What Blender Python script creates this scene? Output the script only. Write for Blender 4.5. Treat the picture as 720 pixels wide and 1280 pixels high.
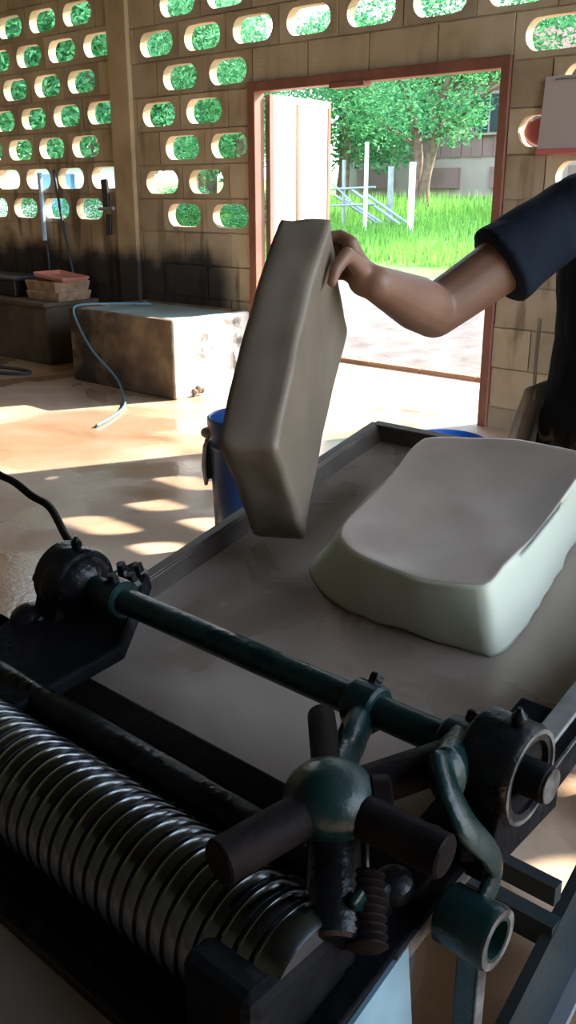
import bpy, bmesh, math, random
from mathutils import Vector, Matrix, noise
random.seed(7)
PI = math.pi
sc = bpy.context.scene
for o in list(bpy.data.objects): bpy.data.objects.remove(o)

# ------------------------------------------------------------------ camera
V = Vector
CAM = V((0, 0, 1.331))
YAW, PITCH, ROLL = -0.727, 0.333, -0.001
FWD = V((math.sin(YAW)*math.cos(PITCH), math.cos(YAW)*math.cos(PITCH), -math.sin(PITCH)))
RGT = V((math.cos(YAW), -math.sin(YAW), 0))
UP = RGT.cross(FWD)
RGT, UP = RGT*math.cos(ROLL)+UP*math.sin(ROLL), UP*math.cos(ROLL)-RGT*math.sin(ROLL)
cam_data = bpy.data.cameras.new('camera'); cam = bpy.data.objects.new('camera', cam_data)
sc.collection.objects.link(cam); sc.camera = cam
cam.matrix_world = Matrix((( RGT.x, UP.x, -FWD.x, 0), (RGT.y, UP.y, -FWD.y, 0), (RGT.z, UP.z, -FWD.z, CAM.z), (0, 0, 0, 1)))
cam_data.sensor_fit = 'VERTICAL'; cam_data.sensor_height = 36; cam_data.sensor_width = 36*9/16
cam_data.lens = 1150.2/1280*36
cam_data.clip_start = 0.02; cam_data.clip_end = 300

# ------------------------------------------------------------------ sky, sun, exposure
w = bpy.data.worlds.new('sky'); sc.world = w; w.use_nodes = True
nt = w.node_tree; nt.nodes.clear()
out = nt.nodes.new('ShaderNodeOutputWorld'); bg = nt.nodes.new('ShaderNodeBackground')
tc = nt.nodes.new('ShaderNodeTexCoord'); sep = nt.nodes.new('ShaderNodeSeparateXYZ'); rmp = nt.nodes.new('ShaderNodeValToRGB')
nt.links.new(tc.outputs['Generated'], sep.inputs[0]); nt.links.new(sep.outputs['Z'], rmp.inputs[0])
rmp.color_ramp.elements[0].position = 0.0; rmp.color_ramp.elements[0].color = (0.92, 0.96, 1.0, 1)
rmp.color_ramp.elements[1].position = 0.9; rmp.color_ramp.elements[1].color = (0.45, 0.66, 1.0, 1)
nt.links.new(rmp.outputs[0], bg.inputs['Color']); bg.inputs['Strength'].default_value = 2.9
nt.links.new(bg.outputs[0], out.inputs[0])
sd = bpy.data.lights.new('sun', 'SUN'); sd.energy = 9.0; sd.angle = math.radians(0.6); sd.color = (1.0, 0.93, 0.82)
sun = bpy.data.objects.new('sun', sd); sc.collection.objects.link(sun)
sun.rotation_euler = V((0.69, 1.42, 1.0)).to_track_quat('Z', 'Y').to_euler()
sc.view_settings.view_transform = 'Standard'; sc.view_settings.look = 'None'
sc.view_settings.gamma = 1; sc.view_settings.use_curve_mapping = False
sc.view_settings.exposure = 1.25

# ------------------------------------------------------------------ materials
def principled(name, col, rough=0.6, metal=0.0, spec=0.5):
    m = bpy.data.materials.new(name); m.use_nodes = True
    b = m.node_tree.nodes['Principled BSDF']
    b.inputs['Base Color'].default_value = (*col, 1); b.inputs['Roughness'].default_value = rough
    b.inputs['Metallic'].default_value = metal; b.inputs['Specular IOR Level'].default_value = spec
    return m
def N(m, t, **kw):
    n = m.node_tree.nodes.new(t)
    for k, v in kw.items(): setattr(n, k, v)
    return n
def L(m, a, b): m.node_tree.links.new(a, b)
def ramp(m, fac, stops):
    r = N(m, 'ShaderNodeValToRGB'); e = r.color_ramp.elements
    while len(e) < len(stops): e.new(0.5)
    for i, (p, c) in enumerate(stops): e[i].position = p; e[i].color = (*c, 1)
    L(m, fac, r.inputs[0]); return r.outputs[0]
def noisy(name, stops, scale=5, detail=6, rough=0.6, rough2=None, bump=0.0, bscale=None, metal=0.0, coord='Position', stretch=None, spec=0.5, dist=0.0):
    """colour and gloss broken up by a noise fixed to the surface"""
    m = principled(name, stops[0][1], rough, metal, spec); b = m.node_tree.nodes['Principled BSDF']
    if coord == 'Position': src = N(m, 'ShaderNodeNewGeometry').outputs['Position']
    else: src = N(m, 'ShaderNodeTexCoord').outputs[coord]
    if stretch:
        mp = N(m, 'ShaderNodeMapping'); mp.inputs['Scale'].default_value = stretch; L(m, src, mp.inputs[0]); src = mp.outputs[0]
    n = N(m, 'ShaderNodeTexNoise'); n.inputs['Scale'].default_value = scale; n.inputs['Detail'].default_value = detail; n.inputs['Distortion'].default_value = dist
    L(m, src, n.inputs['Vector'])
    L(m, ramp(m, n.outputs['Fac'], stops), b.inputs['Base Color'])
    if rough2 is not None:
        mr = N(m, 'ShaderNodeMapRange'); mr.inputs['From Min'].default_value = .35; mr.inputs['From Max'].default_value = .65
        mr.inputs['To Min'].default_value = rough; mr.inputs['To Max'].default_value = rough2
        L(m, n.outputs['Fac'], mr.inputs['Value']); L(m, mr.outputs[0], b.inputs['Roughness'])
    if bump:
        n2 = N(m, 'ShaderNodeTexNoise'); n2.inputs['Scale'].default_value = bscale or scale*6; n2.inputs['Detail'].default_value = 5
        L(m, src, n2.inputs['Vector'])
        bp = N(m, 'ShaderNodeBump'); bp.inputs['Strength'].default_value = bump; bp.inputs['Distance'].default_value = 0.01
        L(m, n2.outputs['Fac'], bp.inputs['Height']); L(m, bp.outputs[0], b.inputs['Normal'])
    return m
def mixc(m, fac, a, b, mode='MIX'):
    x = N(m, 'ShaderNodeMix', data_type='RGBA', blend_type=mode)
    for sock, v in ((x.inputs[0], fac), (x.inputs[6], a), (x.inputs[7], b)):
        if hasattr(v, 'is_linked'): L(m, v, sock)
        else: sock.default_value = v if isinstance(v, (int, float)) else (*v, 1)
    return x.outputs[2]
def math_(m, op, a, b=None, clamp=False):
    x = N(m, 'ShaderNodeMath', operation=op, use_clamp=clamp)
    for s, v in zip(x.inputs, (a, b)):
        if v is None: continue
        if hasattr(v, 'is_linked'): L(m, v, s)
        else: s.default_value = v
    return x.outputs[0]
def maprange(m, v, a, b, c=0.0, d=1.0, smooth=True):
    x = N(m, 'ShaderNodeMapRange', interpolation_type='SMOOTHSTEP' if smooth else 'LINEAR')
    x.inputs['From Min'].default_value = a; x.inputs['From Max'].default_value = b
    x.inputs['To Min'].default_value = c; x.inputs['To Max'].default_value = d
    L(m, v, x.inputs['Value']); return x.outputs[0]

def wall_material(name, c0, c1, c2):
    """bare cement block: mottled brown, soot and mould near the floor where the tanks stand"""
    m = noisy(name, [(0.3, c0), (0.5, c1), (0.72, c2)], scale=3.2, rough=0.9, bump=0.35, bscale=60, spec=0.25)
    b = m.node_tree.nodes['Principled BSDF']; base = b.inputs['Base Color'].links[0].from_socket
    oi = N(m, 'ShaderNodeObjectInfo'); var = maprange(m, oi.outputs['Random'], 0, 1, 0.80, 1.12, False)
    vm = N(m, 'ShaderNodeVectorMath', operation='SCALE'); L(m, base, vm.inputs[0]); L(m, var, vm.inputs['Scale'])
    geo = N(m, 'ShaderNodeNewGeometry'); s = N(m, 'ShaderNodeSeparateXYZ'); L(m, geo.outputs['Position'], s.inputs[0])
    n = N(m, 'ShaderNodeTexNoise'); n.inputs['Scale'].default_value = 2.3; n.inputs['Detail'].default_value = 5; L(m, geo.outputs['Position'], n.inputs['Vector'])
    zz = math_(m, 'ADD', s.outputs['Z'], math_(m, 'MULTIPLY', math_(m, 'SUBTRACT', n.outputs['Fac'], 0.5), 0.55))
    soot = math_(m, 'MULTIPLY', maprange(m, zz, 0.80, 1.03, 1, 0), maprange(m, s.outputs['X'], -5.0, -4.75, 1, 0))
    streak = N(m, 'ShaderNodeTexNoise'); streak.inputs['Scale'].default_value = 1; streak.inputs['Detail'].default_value = 4
    mp = N(m, 'ShaderNodeMapping'); mp.inputs['Scale'].default_value = (9, 9, 1.3); L(m, geo.outputs['Position'], mp.inputs[0]); L(m, mp.outputs[0], streak.inputs['Vector'])
    st = math_(m, 'MULTIPLY', maprange(m, streak.outputs['Fac'], 0.52, 0.7), maprange(m, s.outputs['Z'], 0.8, 2.6, 0.7, 0.08))
    c = mixc(m, st, vm.outputs[0], (0.07, 0.048, 0.03))
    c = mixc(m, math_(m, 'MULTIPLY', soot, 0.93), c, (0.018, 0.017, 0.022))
    L(m, c, b.inputs['Base Color']); return m

M = {}
M['block'] = wall_material('cement_block', (0.42, 0.325, 0.215), (0.54, 0.425, 0.285), (0.62, 0.51, 0.37))
M['mortar'] = wall_material('mortar', (0.36, 0.29, 0.20), (0.48, 0.39, 0.28), (0.58, 0.48, 0.36))
M['plaster'] = wall_material('pilaster_plaster', (0.38, 0.28, 0.17), (0.48, 0.36, 0.22), (0.56, 0.44, 0.29))
M['roof'] = noisy('roof_sheet', [(0.3, (0.022, 0.018, 0.016)), (0.7, (0.04, 0.032, 0.028))], scale=2, rough=0.8)
M['oldwood'] = noisy('old_dark_boards', [(0.3, (0.08, 0.065, 0.05)), (0.7, (0.14, 0.115, 0.09))], scale=3, rough=0.9)
M['frame_wood'] = noisy('red_brown_paint', [(0.3, (0.20, 0.075, 0.05)), (0.7, (0.32, 0.13, 0.085))], scale=9, rough=0.55, bump=0.15, stretch=(1, 1, 0.3))
M['door_white'] = noisy('white_door_paint', [(0.3, (0.66, 0.55, 0.52)), (0.7, (0.76, 0.68, 0.64))], scale=5, rough=0.5)
M['pink_white'] = noisy('pale_limewash', [(0.3, (0.62, 0.48, 0.44)), (0.7, (0.74, 0.63, 0.58))], scale=5, rough=0.7)

def floor_material():
    m = noisy('wet_concrete', [(0.28, (0.30, 0.15, 0.075)), (0.42, (0.43, 0.28, 0.175)), (0.55, (0.48, 0.35, 0.245)), (0.75, (0.57, 0.45, 0.34))], scale=1.7, detail=8, rough=0.5, bump=0.12, bscale=45, dist=0.6)
    b = m.node_tree.nodes['Principled BSDF']; base = b.inputs['Base Color'].links[0].from_socket
    geo = N(m, 'ShaderNodeNewGeometry')
    n = N(m, 'ShaderNodeTexNoise'); n.inputs['Scale'].default_value = 0.9; n.inputs['Detail'].default_value = 5; n.inputs['Distortion'].default_value = 0.8
    mp = N(m, 'ShaderNodeMapping'); mp.inputs['Location'].default_value = (3.1, 7.7, 0); L(m, geo.outputs['Position'], mp.inputs[0]); L(m, mp.outputs[0], n.inputs['Vector'])
    wet = maprange(m, n.outputs['Fac'], 0.44, 0.58)
    L(m, mixc(m, math_(m, 'MULTIPLY', wet, 0.35), base, (0.17, 0.085, 0.04)), b.inputs['Base Color'])
    L(m, maprange(m, wet, 0, 1, 0.55, 0.10, False), b.inputs['Roughness'])
    return m
M['floor'] = floor_material()
M['apron'] = noisy('dry_concrete', [(0.3, (0.42, 0.30, 0.20)), (0.7, (0.58, 0.46, 0.34))], scale=3, rough=0.85, bump=0.2)
M['lawn'] = noisy('rough_lawn', [(0.3, (0.07, 0.12, 0.04)), (0.7, (0.12, 0.19, 0.07))], scale=2, rough=0.95, spec=0.1)
M['curb'] = noisy('curb', [(0.3, (0.20, 0.11, 0.08)), (0.7, (0.30, 0.19, 0.13))], scale=4, rough=0.9)
def ground_material():
    m = noisy('earth_and_grass', [(0.3, (0.16, 0.135, 0.125)), (0.5, (0.22, 0.19, 0.175)), (0.7, (0.30, 0.27, 0.25))], scale=4, rough=0.95, bump=0.6, bscale=25, spec=0.1)
    b = m.node_tree.nodes['Principled BSDF']; base = b.inputs['Base Color'].links[0].from_socket
    geo = N(m, 'ShaderNodeNewGeometry'); s = N(m, 'ShaderNodeSeparateXYZ'); L(m, geo.outputs['Position'], s.inputs[0])
    n = N(m, 'ShaderNodeTexNoise'); n.inputs['Scale'].default_value = 0.8; n.inputs['Detail'].default_value = 6; L(m, geo.outputs['Position'], n.inputs['Vector'])
    yy = math_(m, 'ADD', s.outputs['Y'], math_(m, 'MULTIPLY', math_(m, 'SUBTRACT', n.outputs['Fac'], 0.5), 2.4))
    g = ramp(m, n.outputs['Fac'], [(0.35, (0.09, 0.20, 0.04)), (0.5, (0.14, 0.29, 0.055)), (0.68, (0.20, 0.37, 0.085))])
    L(m, mixc(m, maprange(m, yy, 8.6, 10.4), base, g), b.inputs['Base Color']); return m
M['ground'] = ground_material()
def leaf_material(name, a, bcol):
    m = principled(name, a, 0.7, 0.0, 0.15); b = m.node_tree.nodes['Principled BSDF']
    geo = N(m, 'ShaderNodeNewGeometry')
    r = ramp(m, geo.outputs['Random Per Island'], [(0.0, a), (0.6, bcol), (1.0, tuple(min(1, 1.5*x) for x in bcol))])
    L(m, r, b.inputs['Base Color'])
    tr = N(m, 'ShaderNodeBsdfTranslucent'); L(m, r, tr.inputs['Color'])
    mx = N(m, 'ShaderNodeMixShader'); mx.inputs[0].default_value = 0.5
    L(m, b.outputs[0], mx.inputs[1]); L(m, tr.outputs[0], mx.inputs[2])
    L(m, mx.outputs[0], m.node_tree.nodes['Material Output'].inputs['Surface']); return m
M['leaf'] = leaf_material('fresh_leaves', (0.035, 0.16, 0.075), (0.13, 0.36, 0.15))
M['leaf_dark'] = leaf_material('dense_leaves', (0.045, 0.18, 0.08), (0.14, 0.37, 0.16))
M['grass'] = leaf_material('grass_blades', (0.11, 0.27, 0.045), (0.19, 0.38, 0.08))
M['bark'] = noisy('bark', [(0.3, (0.10, 0.065, 0.045)), (0.7, (0.22, 0.15, 0.11))], scale=8, rough=0.95, bump=0.6)
M['house'] = noisy('weathered_boards', [(0.3, (0.20, 0.11, 0.11)), (0.7, (0.30, 0.18, 0.17))], scale=1.2, rough=0.9)
M['house_pale'] = noisy('pale_plaster', [(0.3, (0.34, 0.25, 0.23)), (0.7, (0.42, 0.33, 0.30))], scale=1.2, rough=0.9)
M['house_roof'] = noisy('red_roof', [(0.3, (0.28, 0.09, 0.07)), (0.7, (0.36, 0.14, 0.10))], scale=2, rough=0.8)
M['glass_dark'] = principled('dark_pane', (0.04, 0.05, 0.07), 0.15)
M['white_paint'] = principled('white_paint', (0.78, 0.76, 0.72), 0.6)
M['blue_sheet'] = principled('blue_sheet', (0.12, 0.30, 0.62), 0.5)
M['galv'] = noisy('galvanised', [(0.3, (0.22, 0.26, 0.30)), (0.7, (0.33, 0.37, 0.41))], scale=10, rough=0.5, metal=0.4)
def tank_material():
    m = noisy('tank_render', [(0.3, (0.10, 0.065, 0.04)), (0.5, (0.17, 0.12, 0.08)), (0.72, (0.30, 0.23, 0.16))], scale=4.5, rough=0.8, bump=0.5, bscale=30)
    b = m.node_tree.nodes['Principled BSDF']; base = b.inputs['Base Color'].links[0].from_socket
    geo = N(m, 'ShaderNodeNewGeometry'); s = N(m, 'ShaderNodeSeparateXYZ'); L(m, geo.outputs['Position'], s.inputs[0])
    n = N(m, 'ShaderNodeTexNoise'); n.inputs['Scale'].default_value = 6; n.inputs['Detail'].default_value = 6; L(m, geo.outputs['Position'], n.inputs['Vector'])
    st = math_(m, 'MULTIPLY', maprange(m, n.outputs['Fac'], 0.42, 0.62), maprange(m, s.outputs['X'], -5.5, -4.9, 0.85, 0.0))
    c = mixc(m, st, base, (0.022, 0.02, 0.022)); L(m, c, b.inputs['Base Color']); return m
M['tank'] = tank_material()
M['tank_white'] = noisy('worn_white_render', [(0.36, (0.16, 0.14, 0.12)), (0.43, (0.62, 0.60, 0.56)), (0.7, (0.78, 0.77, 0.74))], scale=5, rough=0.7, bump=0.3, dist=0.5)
M['tank_top'] = noisy('milky_water', [(0.3, (0.52, 0.72, 0.75)), (0.7, (0.62, 0.80, 0.83))], scale=3, rough=0.12)
M['slab_wood'] = noisy('dirty_cement', [(0.3, (0.075, 0.06, 0.045)), (0.7, (0.16, 0.125, 0.09))], scale=5, rough=0.75, bump=0.3)
M['tray_stuff'] = noisy('caked_tray', [(0.3, (0.26, 0.17, 0.11)), (0.6, (0.42, 0.29, 0.20)), (0.75, (0.56, 0.44, 0.34))], scale=14, rough=0.8, bump=0.4)
M['pink_edge'] = principled('pink_plastic', (0.62, 0.26, 0.20), 0.5)
M['pink'] = principled('red_pink_plastic', (0.62, 0.17, 0.18), 0.45)
M['board'] = noisy('dull_white_sheet', [(0.3, (0.52, 0.44, 0.42)), (0.7, (0.58, 0.50, 0.48))], scale=2, rough=0.5)
M['hose_blue'] = principled('blue_hose', (0.10, 0.24, 0.33), 0.4)
M['hose_dark'] = principled('dark_hose', (0.03, 0.045, 0.07), 0.45)
M['pvc'] = principled('pale_blue_pipe', (0.45, 0.62, 0.85), 0.4)
M['black'] = principled('black_plastic', (0.012, 0.012, 0.014), 0.5)
M['blue_plastic'] = principled('blue_plastic', (0.022, 0.075, 0.25), 0.35)
M['blue_bright'] = principled('bright_blue_plastic', (0.02, 0.15, 0.60), 0.35)
M['clear'] = noisy('milky_plastic', [(0.3, (0.42, 0.40, 0.36)), (0.7, (0.62, 0.60, 0.56))], scale=14, rough=0.35)
# mangle
M['iron'] = noisy('greasy_black_iron', [(0.35, (0.003, 0.0035, 0.005)), (0.6, (0.007, 0.008, 0.010)), (0.78, (0.03, 0.03, 0.033))], scale=18, rough=0.2, rough2=0.42, bump=0.25, bscale=70, spec=0.3)
M['dull'] = noisy('greasy_dull_iron', [(0.35, (0.003, 0.0035, 0.005)), (0.6, (0.008, 0.009, 0.011)), (0.78, (0.03, 0.03, 0.033))], scale=18, rough=0.55, rough2=0.75, bump=0.3, bscale=70, spec=0.08)
M['roller'] = noisy('black_roller', [(0.3, (0.14, 0.153, 0.175)), (0.7, (0.18, 0.195, 0.22))], scale=12, rough=0.16, rough2=0.24, bump=0.02, spec=0.5, metal=1.0)
M['green'] = noisy('dark_green_paint', [(0.3, (0.003, 0.014, 0.015)), (0.6, (0.006, 0.027, 0.027)), (0.8, (0.02, 0.03, 0.03))], scale=14, rough=0.22, rough2=0.42, bump=0.2, bscale=60, spec=0.35)
M['rust'] = noisy('rusty_pipe', [(0.3, (0.005, 0.004, 0.0045)), (0.7, (0.014, 0.010, 0.010))], scale=20, rough=0.45, rough2=0.65, bump=0.15, spec=0.06)
M['bare'] = noisy('worn_bare_edge', [(0.4, (0.05, 0.05, 0.052)), (0.7, (0.36, 0.36, 0.36))], scale=30, rough=0.4, metal=0.6)
M['cap'] = noisy('worn_steel_edge', [(0.3, (0.22, 0.22, 0.22)), (0.7, (0.42, 0.42, 0.41))], scale=25, rough=0.45, metal=0.3)
M['bluepaint'] = noisy('light_blue_paint', [(0.25, (0.13, 0.24, 0.32)), (0.5, (0.22, 0.38, 0.48)), (0.75, (0.30, 0.47, 0.58))], scale=10, rough=0.45)
M['teal'] = noisy('teal_black_paint', [(0.3, (0.008, 0.018, 0.022)), (0.7, (0.018, 0.034, 0.040))], scale=9, rough=0.4, bump=0.1)
M['traymetal'] = noisy('wet_steel_tray', [(0.3, (0.29, 0.225, 0.18)), (0.5, (0.40, 0.325, 0.275)), (0.7, (0.50, 0.425, 0.375))], scale=4.5, rough=0.22, rough2=0.42, metal=0.2, dist=0.8)
M['railmetal'] = noisy('stained_steel_rail', [(0.3, (0.07, 0.055, 0.045)), (0.7, (0.17, 0.145, 0.125))], scale=12, rough=0.4, metal=0.4)
M['outtray'] = noisy('out_tray', [(0.3, (0.24, 0.205, 0.185)), (0.7, (0.36, 0.31, 0.28))], scale=4, rough=0.4)
def rubber_material(name, a, c):
    m = noisy(name, [(0.3, a), (0.7, c)], scale=7, rough=0.42, bump=0.08, bscale=25, coord='Object')
    b = m.node_tree.nodes['Principled BSDF']
    b.inputs['Subsurface Weight'].default_value = 0.25; b.inputs['Subsurface Radius'].default_value = (0.03, 0.03, 0.02); b.inputs['Subsurface Scale'].default_value = 0.5
    return m
M['rubber'] = rubber_material('wet_latex_slab', (0.58, 0.63, 0.51), (0.66, 0.71, 0.60))  # pale green stands for light passing through the lying slab's sides
M['rubber_top'] = rubber_material('roof_reflection_latex', (0.42, 0.345, 0.285), (0.52, 0.44, 0.375))  # brown reflection of the roof painted into the slab's top colour
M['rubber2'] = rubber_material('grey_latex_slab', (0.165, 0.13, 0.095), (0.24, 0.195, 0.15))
M['skin'] = noisy('skin', [(0.3, (0.21, 0.105, 0.066)), (0.7, (0.28, 0.15, 0.10))], scale=9, rough=0.5, bump=0.05, bscale=120, coord='Object')
M['skin'].node_tree.nodes['Principled BSDF'].inputs['Subsurface Weight'].default_value = 0.1
M['skin'].node_tree.nodes['Principled BSDF'].inputs['Subsurface Scale'].default_value = 0.02
M['shirt'] = noisy('navy_cloth', [(0.3, (0.008, 0.012, 0.022)), (0.7, (0.014, 0.022, 0.036))], scale=8, rough=0.9, bump=0.2, bscale=200, spec=0.2)
def shorts_material():
    m = noisy('patterned_cloth', [(0.46, (0.012, 0.011, 0.016)), (0.56, (0.035, 0.028, 0.03)), (0.66, (0.16, 0.13, 0.12))], scale=16, rough=0.9, spec=0.2, dist=1.2)
    return m
M['shorts'] = shorts_material()
M['hair'] = principled('black_hair', (0.01, 0.009, 0.008), 0.5)
M['nail'] = principled('nail', (0.55, 0.33, 0.27), 0.35)
M['eye'] = principled('eye', (0.03, 0.02, 0.015), 0.15)
M['lip'] = principled('lip', (0.30, 0.11, 0.09), 0.5)
M['sandal'] = principled('sandal_rubber', (0.03, 0.03, 0.035), 0.6)

# ------------------------------------------------------------------ helpers
COL = sc.collection
def empty(name, loc, label=None, cat=None, group=None):
    o = bpy.data.objects.new(name, None); o.location = loc; o.empty_display_size = 0.05; COL.objects.link(o)
    if label: o['label'] = label
    if cat: o['category'] = cat
    if group: o['group'] = group
    return o
def tag(o, label=None, cat=None, group=None, kind=None):
    for k, v in (('label', label), ('category', cat), ('group', group), ('kind', kind)):
        if v: o[k] = v
    return o
def world_loc(o):
    p = V((0, 0, 0))
    while o: p += V(o.location); o = o.parent
    return p
def frame_of(d):
    d = d.normalized(); a = V((0, 0, 1)) if abs(d.z) < 0.9 else V((1, 0, 0))
    x = a.cross(d).normalized(); return x, d.cross(x)
class MB:
    """collects shapes in world coordinates; build() links them as one mesh object"""
    def __init__(s): s.b = bmesh.new()
    def faces(s, vs, fs):
        v = [s.b.verts.new(p) for p in vs]
        for f in fs:
            try: s.b.faces.new([v[i] for i in f])
            except ValueError: pass
        return s
    def obox(s, c, ax, ay, az, hx, hy, hz):
        P = [V(c)+V(ax)*(hx*i)+V(ay)*(hy*j)+V(az)*(hz*k) for i in (-1, 1) for j in (-1, 1) for k in (-1, 1)]
        return s.faces(P, [(0, 1, 3, 2), (4, 6, 7, 5), (0, 4, 5, 1), (2, 3, 7, 6), (0, 2, 6, 4), (1, 5, 7, 3)])
    def box(s, x0, x1, y0, y1, z0, z1):
        return s.obox(((x0+x1)/2, (y0+y1)/2, (z0+z1)/2), (1, 0, 0), (0, 1, 0), (0, 0, 1), abs(x1-x0)/2, abs(y1-y0)/2, abs(z1-z0)/2)
    def rings(s, R, cap=True, closed=False):
        n = len(R[0]); vs = [[s.b.verts.new(p) for p in r] for r in R]
        m = len(vs)
        for i in range(m if closed else m-1):
            a, c = vs[i], vs[(i+1) % m]
            for j in range(n): s.b.faces.new((a[j], a[(j+1) % n], c[(j+1) % n], c[j]))
        if cap and not closed:
            s.b.faces.new(vs[0][::-1]); s.b.faces.new(vs[-1])
        return s
    def lathe(s, p0, axis, prof, seg=24, cap=True, closed=False):
        """prof: (distance along the axis, radius)"""
        p0 = V(p0); d = V(axis).normalized(); x, y = frame_of(d)
        return s.rings([[p0+d*t+(x*math.cos(2*PI*k/seg)+y*math.sin(2*PI*k/seg))*max(r, 1e-4) for k in range(seg)] for t, r in prof], cap, closed)
    def cyl(s, p0, p1, r0, r1=None, seg=20, bev=0.0):
        p0, p1 = V(p0), V(p1); d = p1-p0; l = d.length; r1 = r0 if r1 is None else r1
        pr = [(0, r0), (l, r1)] if not bev else [(0, r0-bev), (bev, r0), (l-bev, r1), (l, r1-bev)]
        return s.lathe(p0, d, pr, seg)
    def tube(s, pts, rad, seg=10, flat=None, cap=True):
        """swept tube along points; rad a number or list; flat=(direction, factor) squashes the section"""
        pts = [V(p) for p in pts]; n = len(pts); rad = [rad]*n if isinstance(rad, (int, float)) else rad
        R = []; px = None
        for i, p in enumerate(pts):
            t = (pts[min(i+1, n-1)]-pts[max(i-1, 0)]).normalized()
            if px is None: x, y = frame_of(t)
            else: x = (px-t*px.dot(t)).normalized(); y = t.cross(x)
            px = x; ring = []
            for k in range(seg):
                o = (x*math.cos(2*PI*k/seg)+y*math.sin(2*PI*k/seg))*rad[i]
                if flat: f = V(flat[0]).normalized(); o -= f*(o.dot(f)*(1-flat[1]))
                ring.append(p+o)
            R.append(ring)
        return s.rings(R, cap)
    def ball(s, c, rx, ry=None, rz=None, ax=None, seg=16, rows=10):
        ry = rx if ry is None else ry; rz = rx if rz is None else rz
        X, Y, Z = ax or (V((1, 0, 0)), V((0, 1, 0)), V((0, 0, 1))); c = V(c)
        return s.rings([[c+X*(rx*math.sin(a)*math.cos(2*PI*k/seg))+Y*(ry*math.sin(a)*math.sin(2*PI*k/seg))+Z*(-rz*math.cos(a)) for k in range(seg)]
                        for a in [PI*(i+0.15)/(rows+0.3) for i in range(rows+1)]])
    def capsule(s, p0, p1, r0, r1, seg=14):
        p0, p1 = V(p0), V(p1); d = (p1-p0); l = d.length; pr = []
        for i in range(5): a = PI/2*(1-(i+0.2)/5.2); pr.append((-r0*math.sin(a), r0*math.cos(a)))
        pr += [(0, r0), (l, r1)]
        for i in range(5): a = PI/2*((i+0.8)/5.0); pr.append((l+r1*math.sin(min(a, PI/2*.97)), r1*math.cos(min(a, PI/2*.97))))
        return s.lathe(p0, d, pr, seg)
    def chain(s, pts, rad, seg=14):
        for i in range(len(pts)-1): s.capsule(pts[i], pts[i+1], rad[i], rad[i+1], seg)
        return s
    def prism(s, poly, d):
        d = V(d); a = [V(p) for p in poly]; return s.rings([a, [p+d for p in a]])
    def build(s, name, mat, parent=None, smooth=False, bevel=0.0, origin=None, sub=0):
        bmesh.ops.recalc_face_normals(s.b, faces=s.b.faces)
        o0 = world_loc(parent) if parent else V(origin or (0, 0, 0))
        for v in s.b.verts: v.co -= o0
        me = bpy.data.meshes.new(name); s.b.to_mesh(me); s.b.free()
        for mm in (mat if isinstance(mat, list) else [mat]): me.materials.append(mm)
        if smooth:
            me.polygons.foreach_set('use_smooth', [True]*len(me.polygons))
            if smooth != 2: me.set_sharp_from_angle(angle=math.radians(38))
        o = bpy.data.objects.new(name, me); COL.objects.link(o)
        if parent: o.parent = parent
        elif origin: o.location = origin
        if bevel:
            b = o.modifiers.new('bevel', 'BEVEL'); b.width = bevel; b.segments = 2; b.limit_method = 'ANGLE'
        if sub:
            b = o.modifiers.new('subdivision', 'SUBSURF'); b.levels = sub; b.render_levels = sub
        return o
def struct(name, mb, mat, **kw): return tag(mb.build(name, mat, **kw), kind='structure')
def spline(pts, n=8):
    pts = [V(p) for p in pts]; P = [pts[0]*2-pts[1]]+pts+[pts[-1]*2-pts[-2]]; r = []
    for i in range(1, len(P)-2):
        for k in range(n):
            t = k/n; a, b, c, d = P[i-1:i+3]
            r.append(0.5*((2*b)+(c-a)*t+(2*a-5*b+4*c-d)*t*t+(3*b-a-3*c+d)*t**3))
    return r+[pts[-1]]

# ------------------------------------------------------------------ room shell
YW = 4.851; TH = 0.075
XL, XR, XE = -8.3, 1.5, 3.3
ROOF0 = 5.0
struct('floor', MB().box(XL-.2, XE, -3.6, YW+TH, -0.12, 0.0), M['floor'])
struct('wall_left', MB().box(XL-.15, XL, -3.6, YW+TH, 0, ROOF0), M['plaster'])
struct('wall_back_added', MB().box(XR+.012, XE, YW, YW+TH, 0, 2.70), M['plaster'])  # unseen wall length added to keep warm sun bounce off the slab
struct('wall_right_added', MB().box(XE-.15, XE, -3.6, 0.6, 0, ROOF0), M['oldwood'])  # unseen wall added to cut the light on the foreground
struct('wall_front', MB().box(XL-.15, XE, -3.6, -3.45, 0, ROOF0), M['oldwood'])
rf = MB()
for i in range(60):                                     # corrugated sheets, ridges running front to back
    x0 = XL-.5+i*0.21
    rf.faces([(x0, -4.2, 5.0), (x0+.105, -4.2, 5.05), (x0+.21, -4.2, 5.0), (x0, 8.15, 5.0), (x0+.105, 8.15, 5.05), (x0+.21, 8.15, 5.0)], [(0, 1, 4, 3), (1, 2, 5, 4)])
rfo = struct('ceiling', rf, M['roof']); sm = rfo.modifiers.new('thickness', 'SOLIDIFY'); sm.thickness = 0.01  # unseen roof height and overhang shaped for sky glint and sun blocking

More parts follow.
